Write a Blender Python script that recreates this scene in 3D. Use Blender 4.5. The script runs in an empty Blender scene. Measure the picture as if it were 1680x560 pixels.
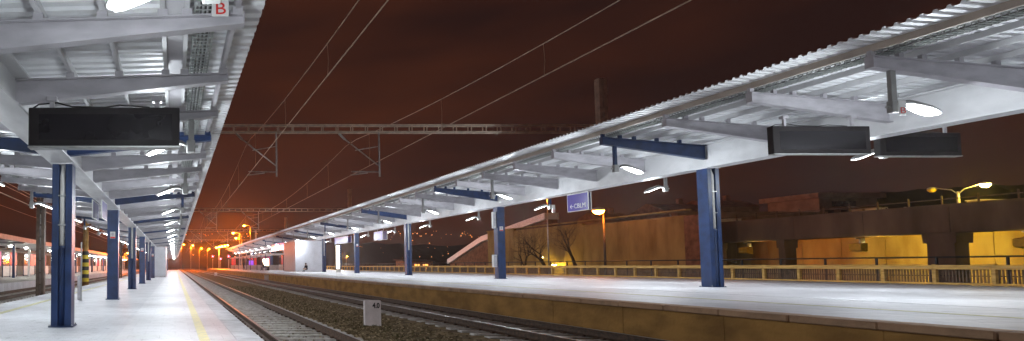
import bpy, bmesh, math, random
from mathutils import Vector, Matrix
R = math.radians
random.seed(7)
scene = bpy.context.scene
COL = scene.collection

# ------------------------------------------------------------------ camera
cam_d = bpy.data.cameras.new('camera')
cam = bpy.data.objects.new('camera', cam_d); COL.objects.link(cam)
cam.location = (0, 0, 1.36)
cam.rotation_euler = (R(90 + 2.89), 0, 0)
cam_d.sensor_width = 36; cam_d.lens = 36 * 950 / 1680
cam_d.shift_x = (840 - 287) / 1680
cam_d.shift_y = (389 - 280) / 1680
cam_d.clip_start = 0.05; cam_d.clip_end = 5000
scene.camera = cam

# ------------------------------------------------------------------ world (night sky over a lit town)
world = bpy.data.worlds.new('World'); scene.world = world; world.use_nodes = True
wn = world.node_tree.nodes; wl = world.node_tree.links
bg = wn['Background']
tc = wn.new('ShaderNodeTexCoord')
mp = wn.new('ShaderNodeMapping'); mp.inputs['Scale'].default_value = (1.0, 1.0, 4.0)
nz = wn.new('ShaderNodeTexNoise'); nz.inputs['Scale'].default_value = 2.2; nz.inputs['Detail'].default_value = 3; nz.inputs['Roughness'].default_value = .5
cr = wn.new('ShaderNodeValToRGB')
cr.color_ramp.elements[0].position = .32; cr.color_ramp.elements[0].color = (.0170, .0072, .0065, 1)
cr.color_ramp.elements[1].position = .72; cr.color_ramp.elements[1].color = (.0560, .0160, .0080, 1)
wl.new(tc.outputs['Generated'], mp.inputs[0]); wl.new(mp.outputs[0], nz.inputs['Vector'])
wl.new(nz.outputs['Fac'], cr.inputs[0]); wl.new(cr.outputs[0], bg.inputs['Color'])
bg.inputs['Strength'].default_value = 1.0

scene.view_settings.view_transform = 'Standard'; scene.view_settings.look = 'None'
scene.view_settings.gamma = 1; scene.view_settings.use_curve_mapping = False
scene.view_settings.exposure = 0.15
scene.render.engine = 'CYCLES'
scene.cycles.use_denoising = True
scene.cycles.max_bounces = 8; scene.cycles.diffuse_bounces = 6; scene.cycles.glossy_bounces = 3
scene.cycles.sample_clamp_indirect = 4.0
scene.cycles.use_light_tree = True

COOL = (.86, .935, 1.0); SODIUM = (1.0, .27, .02); YELLOW = (1.0, .66, .06); SODIUM_FAR = (1.0, .17, .004)
P_LEFT, P_RIGHT = 60, 150

# ------------------------------------------------------------------ materials
MATS = {}
def mat(name, col, rough=.6, metal=0, var=.12, scale=6, bump=0, bscale=40, emit=None, estr=0, col2=None, stretch=None, trans=0, spec=.5):
    if name in MATS: return MATS[name]
    m = bpy.data.materials.new(name); m.use_nodes = True; MATS[name] = m
    n = m.node_tree.nodes; l = m.node_tree.links; b = n['Principled BSDF']
    b.inputs['Roughness'].default_value = rough; b.inputs['Metallic'].default_value = metal
    b.inputs['Specular IOR Level'].default_value = .12 if rough > .82 else spec
    t = n.new('ShaderNodeTexCoord'); g = n.new('ShaderNodeNewGeometry')
    src = g.outputs['Position']
    if stretch:
        mpn = n.new('ShaderNodeMapping'); mpn.inputs['Scale'].default_value = stretch
        l.new(src, mpn.inputs[0]); src = mpn.outputs[0]
    no = n.new('ShaderNodeTexNoise'); no.inputs['Scale'].default_value = scale; no.inputs['Detail'].default_value = 5
    l.new(src, no.inputs['Vector'])
    c2 = col2 or tuple(c * (1 - 2.4 * var) for c in col)
    r = n.new('ShaderNodeValToRGB'); r.color_ramp.elements[0].position = .34; r.color_ramp.elements[1].position = .62
    r.color_ramp.elements[0].color = (*c2, 1); r.color_ramp.elements[1].color = (*col, 1)
    l.new(no.outputs['Fac'], r.inputs[0]); l.new(r.outputs[0], b.inputs['Base Color'])
    if bump:
        n2 = n.new('ShaderNodeTexNoise'); n2.inputs['Scale'].default_value = bscale; n2.inputs['Detail'].default_value = 4
        l.new(g.outputs['Position'], n2.inputs['Vector'])
        bp = n.new('ShaderNodeBump'); bp.inputs['Strength'].default_value = bump; bp.inputs['Distance'].default_value = .02
        l.new(n2.outputs['Fac'], bp.inputs['Height']); l.new(bp.outputs[0], b.inputs['Normal'])
    if emit:
        b.inputs['Emission Color'].default_value = (*emit, 1); b.inputs['Emission Strength'].default_value = estr
    if trans: b.inputs['Transmission Weight'].default_value = trans
    return m

def paving_mat(name, col, col2, brick_w, brick_h, mortar, joint=.75):
    m = bpy.data.materials.new(name); m.use_nodes = True; MATS[name] = m
    n = m.node_tree.nodes; l = m.node_tree.links; b = n['Principled BSDF']
    g = n.new('ShaderNodeNewGeometry'); br = n.new('ShaderNodeTexBrick')
    br.inputs['Scale'].default_value = 1; br.inputs['Brick Width'].default_value = brick_w; br.inputs['Row Height'].default_value = brick_h
    br.inputs['Mortar Size'].default_value = mortar; br.inputs['Mortar Smooth'].default_value = .3
    br.inputs['Color1'].default_value = (*col, 1); br.inputs['Color2'].default_value = (*col2, 1)
    br.inputs['Mortar'].default_value = (*(c * joint for c in col), 1)
    l.new(g.outputs['Position'], br.inputs['Vector'])
    no = n.new('ShaderNodeTexNoise'); no.inputs['Scale'].default_value = .9; no.inputs['Detail'].default_value = 7; no.inputs['Roughness'].default_value = .65
    l.new(g.outputs['Position'], no.inputs['Vector'])
    mr = n.new('ShaderNodeMapRange'); mr.inputs[1].default_value = .3; mr.inputs[2].default_value = .7; mr.inputs[3].default_value = .70; mr.inputs[4].default_value = 1.05
    l.new(no.outputs['Fac'], mr.inputs[0])
    mx = n.new('ShaderNodeMix'); mx.data_type = 'RGBA'; mx.blend_type = 'MULTIPLY'; mx.inputs['Factor'].default_value = 1
    l.new(br.outputs['Color'], mx.inputs['A']); l.new(mr.outputs[0], mx.inputs['B'])
    n3 = n.new('ShaderNodeTexNoise'); n3.inputs['Scale'].default_value = 7; n3.inputs['Detail'].default_value = 3; l.new(g.outputs['Position'], n3.inputs['Vector'])
    m3 = n.new('ShaderNodeMapRange'); m3.inputs[1].default_value = .62; m3.inputs[2].default_value = .70; m3.inputs[3].default_value = 1.0; m3.inputs[4].default_value = .74
    l.new(n3.outputs['Fac'], m3.inputs[0])
    mx3 = n.new('ShaderNodeMix'); mx3.data_type = 'RGBA'; mx3.blend_type = 'MULTIPLY'; mx3.inputs['Factor'].default_value = 1
    l.new(mx.outputs['Result'], mx3.inputs['A']); l.new(m3.outputs[0], mx3.inputs['B']); l.new(mx3.outputs['Result'], b.inputs['Base Color'])
    ro = n.new('ShaderNodeMapRange'); ro.inputs[3].default_value = .42; ro.inputs[4].default_value = .7
    l.new(no.outputs['Fac'], ro.inputs[0]); l.new(ro.outputs[0], b.inputs['Roughness'])
    bp = n.new('ShaderNodeBump'); bp.inputs['Strength'].default_value = .35; bp.inputs['Distance'].default_value = .01
    l.new(br.outputs['Fac'], bp.inputs['Height']); bp.invert = True; l.new(bp.outputs[0], b.inputs['Normal'])
    return m

def M_init():
    mat('steel_white', (.76, .76, .77), .48, 0, .09, 1.8, stretch=(2, .6, 1))
    mat('steel_grey', (.52, .50, .53), .48, 0, .10, 2.2, stretch=(1, 1, 2.5))
    mat('steel_blue', (.011, .038, .124), .42, 0, .18, 3.5, .15, 30)
    mat('roof_sheet', (.91, .92, .93), .45, 0, .05, 3)
    mat('edge_steel', (.50, .42, .35), .5, 0, .08, 2)
    mat('galv', (.50, .51, .50), .4, .6, .12, 8)
    mat('tray', (.42, .44, .42), .45, .4, .1, 8)
    mat('dark_box', (.016, .012, .013), .5, 0, .15, 4, spec=.25)
    mat('screen', (.010, .008, .011), .25, 0, .1, 3, spec=.3)
    mat('lamp_body', (.30, .30, .29), .4, 0, .06, 4)
    mat('lamp_glass', (.9, .9, .9), .3, 0, .01, 4, emit=(.93, .97, 1), estr=22)
    mat('white_paint', (.74, .74, .72), .5, 0, .06, 3)
    mat('pipe_white', (.74, .73, .69), .45, 0, .08, 5)
    mat('red', (.62, .02, .015), .5, 0, .03, 5)
    mat('black', (.012, .012, .012), .5, 0, .1, 5)
    mat('sign_blue', (.045, .028, .24), .35, 0, .08, 2)
    mat('concrete', (.46, .25, .075), .88, 0, .2, 1.6, .6, 14, stretch=(1, .8, 1.6), col2=(.26, .14, .045))  # platform wall: orange sodium light put into the base colour, with darker stains
    mat('coping', (.50, .31, .18), .8, 0, .15, 3, .3, 30)
    mat('kerb_left', (.62, .63, .65), .75, 0, .1, 3, .2, 30)
    mat('yellow_paint', (.74, .68, .34), .6, 0, .18, 9, col2=(.60, .58, .40))
    mat('faded_yellow', (.56, .54, .30), .65, 0, .1, 5)
    mat('rail_side', (.10, .055, .03), .7, .2, .25, 12, .2, 60)
    mat('rail_top', (.40, .385, .37), .42, .9, .1, 20)
    mat('sleeper', (.64, .62, .59), .85, 0, .2, 7, .4, 50, col2=(.40, .37, .32))
    mat('ballast', (.22, .16, .08), .95, 0, .2, 5, 1.0, 24, col2=(.085, .06, .03))
    mat('stone_a', (.42, .33, .20), .9, 0, .25, 9)
    mat('stone_b', (.17, .125, .065), .9, 0, .25, 9)
    mat('grass', (.085, .075, .022), .9, 0, .25, 7)
    mat('ground', (.05, .04, .03), .95, 0, .25, .4, .4, 6)
    mat('fence_wood', (.66, .40, .11), .75, 0, .22, 5, stretch=(1, .4, 3), col2=(.44, .25, .06))
    mat('fence_bar', (.16, .10, .06), .7, 0, .2, 6)
    mat('black_steel', (.02, .02, .022), .5, .3, .1, 6)
    mat('wall_concrete', (.38, .28, .10), .9, 0, .25, .7, .4, 6, stretch=(1, 1, .35), col2=(.22, .15, .05))
    mat('viaduct', (.17, .135, .11), .9, 0, .22, .6, .4, 5, stretch=(1, 1, .3), col2=(.09, .07, .055))
    mat('under_wall', (.42, .33, .17), .9, 0, .2, .8, .3, 6, stretch=(1, 1, .3), col2=(.27, .19, .09))
    mat('brick_brown', (.24, .12, .07), .9, 0, .2, 2, .3, 12)
    mat('wire', (.50, .36, .25), .5, .3, .1, 5)
    mat('gantry', (.62, .50, .38), .6, .2, .15, 4)
    mat('old_steel', (.11, .075, .055), .7, .1, .2, 4)
    mat('earth', (.05, .04, .03), .95, 0, .25, 6)
    mat('bark', (.06, .045, .03), .9, 0, .2, 12, .4, 40)
    mat('hill', (.010, .007, .006), 1, 0, .3, .02)
    mat('cabin', (.56, .56, .60), .5, 0, .05, 1.5)
    mat('hull', (.30, .27, .24), .7, 0, .1, 2)
    mat('stripe_yellow', (.70, .52, .03), .6, 0, .08, 6)
    mat('cloth_dark', (.02, .02, .028), .9, 0, .1, 8)
    mat('cloth_jeans', (.05, .07, .14), .9, 0, .1, 8)
    mat('cloth_brown', (.10, .06, .045), .9, 0, .1, 8)
    mat('skin', (.52, .33, .24), .6, 0, .04, 8)
    mat('glass', (.55, .62, .64), .06, 0, .02, 3, trans=.85)
    mat('sod_glass', (1, .5, .1), .4, 0, .01, 3, emit=(1.0, .36, .04), estr=60)
    mat('warm_glass', (1, .8, .4), .4, 0, .01, 3, emit=(1.0, .74, .22), estr=60)
    mat('cool_glass', (1, 1, .9), .4, 0, .01, 3, emit=(.96, 1, .92), estr=40)
    mat('light_panel', (1, .9, .7), .4, 0, .01, 3, emit=(1.0, .86, .60), estr=5)
    mat('panel_red', (.5, .02, .04), .4, 0, .1, 3, emit=(.9, .03, .05), estr=.22)
    mat('panel_magenta', (.5, .02, .2), .4, 0, .1, 3, emit=(.9, .05, .40), estr=.25)
    mat('panel_violet', (.2, .04, .5), .4, 0, .1, 3, emit=(.35, .08, .9), estr=.6)
    mat('panel_blue', (.03, .04, .35), .35, 0, .08, 2, emit=(.05, .05, .6), estr=.12)
    mat('signal_red', (.8, .02, .02), .4, 0, .01, 3, emit=(1, .03, .06), estr=40)
    mat('window_dark', (.02, .02, .025), .1, 0, .1, 3)
    mat('town_light', (1, .5, .2), .4, 0, .3, .05, emit=(1.0, .36, .07), estr=2.5)
    mat('plaster', (.36, .27, .19), .85, 0, .15, 1)
    paving_mat('paving_right', (.66, .66, .69), (.60, .60, .63), 1.0, .5, .014, .6)
    paving_mat('paving_left', (.64, .65, .68), (.58, .59, .61), .2, .1, .008, .8)
    paving_mat('slab_left', (.68, .685, .70), (.64, .645, .66), .5, .5, .008, .85)
M_init()

# ------------------------------------------------------------------ mesh helpers
class MB:
    def __init__(s): s.v = []; s.f = []
    def box(s, x0, x1, y0, y1, z0, z1):
        i = len(s.v)
        s.v += [(x0,y0,z0),(x1,y0,z0),(x1,y1,z0),(x0,y1,z0),(x0,y0,z1),(x1,y0,z1),(x1,y1,z1),(x0,y1,z1)]
        s.f += [(i,i+3,i+2,i+1),(i+4,i+5,i+6,i+7),(i,i+1,i+5,i+4),(i+1,i+2,i+6,i+5),(i+2,i+3,i+7,i+6),(i+3,i,i+4,i+7)]
        return s
    def hexa(s, pts):          # 8 points, bottom ring then top ring
        i = len(s.v); s.v += [tuple(p) for p in pts]
        s.f += [(i,i+3,i+2,i+1),(i+4,i+5,i+6,i+7),(i,i+1,i+5,i+4),(i+1,i+2,i+6,i+5),(i+2,i+3,i+7,i+6),(i+3,i,i+4,i+7)]
        return s
    def ext_y(s, prof, y0, y1):    # closed profile of (x, z), extruded along y
        i = len(s.v); n = len(prof)
        s.v += [(x, y0, z) for x, z in prof] + [(x, y1, z) for x, z in prof]
        for k in range(n):
            j = (k + 1) % n; s.f.append((i+k, i+j, i+n+j, i+n+k))
        s.f.append(tuple(i + k for k in reversed(range(n)))); s.f.append(tuple(i + n + k for k in range(n)))
        return s
    def tube(s, pts, rad, n=8, cap=True):
        pts = [Vector(p) for p in pts]
        if not isinstance(rad, (list, tuple)): rad = [rad] * len(pts)
        i0 = len(s.v)
        for k, p in enumerate(pts):
            d = (pts[min(k+1, len(pts)-1)] - pts[max(k-1, 0)])
            if d.length < 1e-9: d = Vector((0, 0, 1))
            d.normalize()
            a = Vector((0, 0, 1)) if abs(d.z) < .9 else Vector((1, 0, 0))
            u = d.cross(a).normalized(); w = d.cross(u)
            for q in range(n):
                t = 2 * math.pi * q / n
                s.v.append(tuple(p + (u * math.cos(t) + w * math.sin(t)) * rad[k]))
        for k in range(len(pts) - 1):
            for q in range(n):
                a = i0 + k*n + q; b = i0 + k*n + (q+1) % n
                s.f.append((a, b, b + n, a + n))
        if cap:
            s.f.append(tuple(i0 + q for q in reversed(range(n))))
            s.f.append(tuple(i0 + (len(pts)-1)*n + q for q in range(n)))
        return s
    def lathe(s, prof, c=(0,0,0), n=14):
        i0 = len(s.v)
        for r, z in prof:
            for q in range(n):
                t = 2*math.pi*q/n; s.v.append((c[0]+r*math.cos(t), c[1]+r*math.sin(t), c[2]+z))
        for k in range(len(prof)-1):
            for q in range(n):
                a = i0+k*n+q; b = i0+k*n+(q+1)%n; s.f.append((a, b, b+n, a+n))
        s.f.append(tuple(i0+q for q in reversed(range(n)))); s.f.append(tuple(i0+(len(prof)-1)*n+q for q in range(n)))
        return s
    def mesh(s, name, smooth=False):
        me = bpy.data.meshes.new(name); me.from_pydata(s.v, [], s.f); me.update()
        if smooth:
            for p in me.polygons: p.use_smooth = True
        return me

def bevel(me, w, seg=1):
    bm = bmesh.new(); bm.from_mesh(me)
    bmesh.ops.bevel(bm, geom=[e for e in bm.edges if len(e.link_faces) == 2 and e.calc_face_angle(0) > .5], offset=w, segments=seg, affect='EDGES', clamp_overlap=True)
    bm.to_mesh(me); bm.free(); return me

def part(name, me, m, parent=None, loc=(0,0,0), smooth=False, bev=0):
    if isinstance(me, MB): me = me.mesh(name, smooth)
    if bev: bevel(me, bev)
    if m and not me.materials: me.materials.append(MATS[m])
    o = bpy.data.objects.new(name, me); COL.objects.link(o); o.location = loc
    if parent: o.parent = parent
    return o
def tag(o, label=None, cat=None, group=None, kind=None):
    if label: o['label'] = label
    if cat: o['category'] = cat
    if group: o['group'] = group
    if kind: o['kind'] = kind
    return o
def thing(name, label, cat, loc=(0,0,0), rz=0, group=None):
    o = bpy.data.objects.new(name, None); COL.objects.link(o); o.location = loc; o.rotation_euler = (0,0,rz)
    o.empty_display_size = .1
    return tag(o, label, cat, group)
def copy_tree(o, parent=None):
    c = o.copy(); COL.objects.link(c); c.parent = parent
    for ch in list(o.children): copy_tree(ch, c)
    return c
def structure(name, me, m, **k):
    return tag(part(name, me, m, **k), kind='structure')
def text_mesh(s, size, ext=.002, off=0):
    cu = bpy.data.curves.new('lettering', 'FONT'); cu.body = s; cu.size = size; cu.extrude = ext; cu.offset = off; cu.align_x = 'CENTER'; cu.align_y = 'CENTER'
    cu.resolution_u = 3
    o = bpy.data.objects.new('lettering', cu); COL.objects.link(o)
    dg = bpy.context.evaluated_depsgraph_get(); me = bpy.data.meshes.new_from_object(o.evaluated_get(dg))
    bpy.data.objects.remove(o); bpy.data.curves.remove(cu); return me
ORD = ['first','second','third','fourth','fifth','sixth','seventh','eighth','ninth','tenth','eleventh','twelfth','thirteenth','fourteenth','fifteenth','sixteenth','seventeenth','eighteenth','nineteenth','twentieth']
def ordw(i):
    if i < 20: return ORD[i]
    t = {2: 'twenty', 3: 'thirty', 4: 'forty', 5: 'fifty', 6: 'sixty'}[(i+1)//10]; u = (i+1) % 10
    return t + ('-' + ORD[u-1] if u else 'ieth'[0:0] + 'th')
def area_light(name, parent, loc, rot, sx, sy, power, color, spread=None):
    d = bpy.data.lights.new(name, 'AREA'); d.shape = 'RECTANGLE'; d.size = sx; d.size_y = sy; d.energy = power; d.color = color
    if spread: d.spread = spread
    o = bpy.data.objects.new(name, d); COL.objects.link(o); o.parent = parent; o.location = loc; o.rotation_euler = rot
    return o
def point_light(name, parent, loc, power, color, rad=.1):
    d = bpy.data.lights.new(name, 'POINT'); d.energy = power; d.color = color; d.shadow_soft_size = rad
    o = bpy.data.objects.new(name, d); COL.objects.link(o); o.parent = parent; o.location = loc; return o
def spot_light(name, parent, loc, target, power, color, ang=120, blend=.3, rad=.1):
    d = bpy.data.lights.new(name, 'SPOT'); d.energy = power; d.color = color; d.spot_size = R(ang); d.spot_blend = blend; d.shadow_soft_size = rad
    o = bpy.data.objects.new(name, d); COL.objects.link(o); o.parent = parent; o.location = loc
    o.rotation_euler = (Vector(target) - Vector(loc)).to_track_quat('-Z', 'Y').to_euler(); return o

# ------------------------------------------------------------------ levels and lines of the station
XE_L, XW_L, ZP_L = 1.355, -5.2, .24        # left platform
XE_R, XF_R, ZP_R = 9.2, 30.4, .633         # right platform
ZG = -.24
T1, T2, T3 = 2.67, 7.6, -8.5
Z2 = .10
Y_END = 168

# ------------------------------------------------------------------ ground
structure('ground', MB().box(-1500, 1500, -60, 2500, -1.2, ZG - .12), 'ground')
def bed_h(x):
    u = max(0.0, min(1.0, (x - 5.4) / .8)); return .118 * u
def ballast_bed(name, x0, x1, y0, y1, z, m, step=.5, amp=.016):
    mb = MB(); nx = max(2, int((x1-x0)/.3)); ny = int((y1-y0)/step)
    for j in range(ny+1):
        for i in range(nx+1):
            mb.v.append((x0+(x1-x0)*i/nx, y0+(y1-y0)*j/ny, z + bed_h(x0+(x1-x0)*i/nx) + random.uniform(-amp, amp)))
    for j in range(ny):
        for i in range(nx):
            a = j*(nx+1)+i; mb.f.append((a, a+1, a+nx+2, a+nx+1))
    return structure(name, mb, m)
ballast_bed('track_bed', XE_L+.02, 9.15, -4, 320, ZG + .03, 'ballast')
ballast_bed('track_bed', -10.35, XW_L-.02, 2, 320, ZG + .03, 'ballast')

# loose stones near the camera, by the tens of thousands
def stones(name, m, n, xr, yr, z, smin, smax, avoid=()):
    mb = MB()
    for _ in range(n):
        y = yr[0] + (yr[1]-yr[0]) * random.random()**1.6
        x = random.uniform(*xr)
        s = random.uniform(smin, smax)
        a = random.random()*6.28; ca, sa = math.cos(a), math.sin(a); i = len(mb.v)
        zz = z + bed_h(x) + random.uniform(-.012, .02)
        for px, py, pz in ((-1,-.7,0),(1,-.6,0),(.8,.8,0),(-.7,.7,0),(-.6,-.3,.75),(.5,-.4,.9),(.3,.5,.7)):
            px *= random.uniform(.7,1.2); py *= random.uniform(.7,1.2)
            mb.v.append((x+(px*ca-py*sa)*s, y+(px*sa+py*ca)*s, zz+pz*s))
        mb.f += [(i,i+1,i+5,i+4),(i+1,i+2,i+6,i+5),(i+2,i+3,i+6),(i+3,i,i+4),(i+3,i+4,i+6),(i+4,i+5,i+6)]
    o = part(name, mb, m); tag(o, kind='stuff')
    return o
tag(stones('ballast_stones', 'stone_a', 9000, (XE_L+.05, 6.0), (4.5, 45), ZG+.02, .014, .036), 'pale brown ballast stones strewn between the rails', 'ballast')
tag(stones('wall_foot_rubble', 'earth', 2600, (8.98, 9.28), (5, 60), ZG+.03, .03, .075), 'dark earthy rubble piled along the foot of the right platform wall', 'rubble')
tag(stones('ballast_stones', 'stone_b', 20000, (XE_L+.05, 6.1), (4.5, 45), ZG+.02, .014, .036), 'dark brown ballast stones filling the track bed', 'ballast')
# dry grass tufts in the six-foot
mb = MB()
for _ in range(2600):
    x = random.gauss(5.15, .55); y = 5 + 40*random.random()**1.5; i = len(mb.v)
    h = random.uniform(.03, .11); a = random.random()*6.28; dx, dy = .012*math.cos(a), .012*math.sin(a); lx, ly = random.uniform(-.04,.04), random.uniform(-.04,.04)
    for k in range(3):
        ox, oy = random.uniform(-.03,.03), random.uniform(-.03,.03); i = len(mb.v)
        mb.v += [(x+ox-dx, y+oy-dy, ZG), (x+ox+dx, y+oy+dy, ZG), (x+ox+lx, y+oy+ly, ZG+h)]; mb.f.append((i,i+1,i+2))
tag(part('dry_grass', mb, 'grass'), 'sparse dry grass growing in the ballast between the tracks', 'grass', kind='stuff')

# ------------------------------------------------------------------ tracks
RAILP = [(-.068,-.16),(.068,-.16),(.068,-.148),(.012,-.125),(.010,-.05),(.036,-.038),(.036,-.006),(.028,.0),(-.028,.0),(-.036,-.006),(-.036,-.038),(-.010,-.05),(-.012,-.125),(-.068,-.148)]
def track(name, label, xc, z0, y0, y1, yn):
    t = structure(name, MB().box(-1.25, 1.25, y0, y1, -.30, -.262), 'ballast', loc=(xc, 0, z0))
    for sgn in (-1, 1):
        r = part('rail', MB().ext_y([(x + sgn*.7525, z) for x, z in RAILP], y0, y1), 'rail_side', t)
        part('running_surface', MB().box(sgn*.7525-.027, sgn*.7525+.027, y0, y1, .0, .003), 'rail_top', r)
    sm = MB()
    sm.hexa([(-1.3,-.13,-.36),(1.3,-.13,-.36),(1.3,.13,-.36),(-1.3,.13,-.36),(-1.28,-.10,-.163),(1.28,-.10,-.163),(1.28,.10,-.163),(-1.28,.10,-.163)])
    sme = sm.mesh('sleeper'); sme.materials.append(MATS['sleeper'])
    cm = MB()
    for sx in (-.7525, .7525):
        for d in (-.10, .10): cm.box(sx+d-.03, sx+d+.03, -.05, .05, -.163, -.125)
    cme = cm.mesh('rail_clip'); cme.materials.append(MATS['rail_side'])
    y = y0 + .3; k = 0
    while y < yn:
        s = part('sleeper', sme, None, t, (random.uniform(-.02,.02), y + random.uniform(-.01,.01), 0))
        s.rotation_euler.z = random.uniform(-.01, .01)
        if y < 22: part('rail_clip', cme, None, s)
        y += .56
    far = MB()
    while y < y1:
        far.box(-1.28, 1.28, y-.1, y+.1, -.3, -.163); y += .56
    tag(part('sleeper', far, 'sleeper', t), kind='stuff')
    return t
track('railway_track', '', T1, 0, 2, 300, 75)
track('railway_track', '', T2, Z2, 2, 300, 75)
track('railway_track', '', T3, 0, 10, 300, 75)

# ------------------------------------------------------------------ platforms
pl = structure('platform_left', MB().box(XW_L+.3, XE_L-.4, -8, Y_END, -.4, ZP_L-.004), 'paving_left')
part('slab_strip', MB().box(-.92, XE_L-.42, -8, Y_END, ZP_L-.05, ZP_L), 'slab_left', pl)
part('safety_line', MB().box(.37, .53, -8, Y_END, ZP_L-.02, ZP_L+.004), 'yellow_paint', pl)
cm = MB().box(-.42, 0, .004, .996, -.62, 0).mesh('coping_stone'); bevel(cm, .012); cm.materials.append(MATS['kerb_left'])
for k in range(60): part('coping_stone', cm, None, pl, (XE_L + random.uniform(-.004,.004), -4 + k, ZP_L - .002 + random.uniform(-.003,.003)))
part('coping_strip', MB().box(XE_L-.42, XE_L, 56, Y_END, -.4, ZP_L-.002), 'kerb_left', pl)
cmw = MB().box(0, .3, .004, .996, -.62, 0).mesh('coping_stone'); cmw.materials.append(MATS['kerb_left'])
for k in range(60): part('coping_stone', cmw, None, pl, (XW_L, 6 + k, ZP_L - .002))
part('coping_strip', MB().box(XW_L, XW_L+.3, 66, Y_END, -.4, ZP_L-.002), 'kerb_left', pl)
part('safety_line', MB().box(XW_L+.95, XW_L+1.1, -8, Y_END, ZP_L-.02, ZP_L+.003), 'faded_yellow', pl)

pr = structure('platform_right', MB().box(XE_R+.35, XF_R, 0, Y_END, -.6, ZP_R-.003), 'paving_right')
part('safety_line', MB().box(11.80, 11.95, 0, Y_END, ZP_R-.02, ZP_R+.002), 'faded_yellow', pr)
part('slab_joint', MB().box(14.35, 14.40, 0, Y_END, ZP_R-.02, ZP_R+.001), 'kerb_left', pr)
cr_m = MB().box(-.05, .36, .006, 1.094, -.105, 0).mesh('coping_stone'); bevel(cr_m, .015); cr_m.materials.append(MATS['coping'])
for k in range(70): part('coping_stone', cr_m, None, pr, (XE_R + random.uniform(-.008,.008), 1 + 1.1*k, ZP_R - .001 + random.uniform(-.004,.003)))
part('coping_strip', MB().box(XE_R-.06, XE_R+.35, 78, Y_END, ZP_R-.105, ZP_R-.001), 'coping', pr)
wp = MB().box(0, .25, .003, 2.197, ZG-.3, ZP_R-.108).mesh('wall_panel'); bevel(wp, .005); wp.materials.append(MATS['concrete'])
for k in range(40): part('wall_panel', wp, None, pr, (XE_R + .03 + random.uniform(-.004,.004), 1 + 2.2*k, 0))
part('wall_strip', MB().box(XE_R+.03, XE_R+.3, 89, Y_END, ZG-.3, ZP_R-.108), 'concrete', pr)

# ------------------------------------------------------------------ canopies
def tapered_beam(x0, x1, zt0, zb0, zt1, zb1, w, tw=.012, tf=.016):
    m = MB()
    def slab(za0, zb0_, za1, zb1_, hw):
        m.hexa([(x0,-hw,zb0_),(x1,-hw,zb1_),(x1,hw,zb1_),(x0,hw,zb0_),(x0,-hw,za0),(x1,-hw,za1),(x1,hw,za1),(x0,hw,za0)])
    slab(zt0-tf, zb0+tf, zt1-tf, zb1+tf, tw/2)
    slab(zt0, zt0-tf, zt1, zt1-tf, w/2); slab(zb0+tf, zb0, zb1+tf, zb1, w/2)
    s = 1 if x1 > x0 else -1
    m.box(min(x1, x1+s*.012), max(x1, x1+s*.012), -w/2, w/2, zb1, zt1)
    return m
def fix_normals(me):
    bm = bmesh.new(); bm.from_mesh(me); bmesh.ops.recalc_face_normals(bm, faces=bm.faces); bm.to_mesh(me); bm.free(); return me

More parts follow.
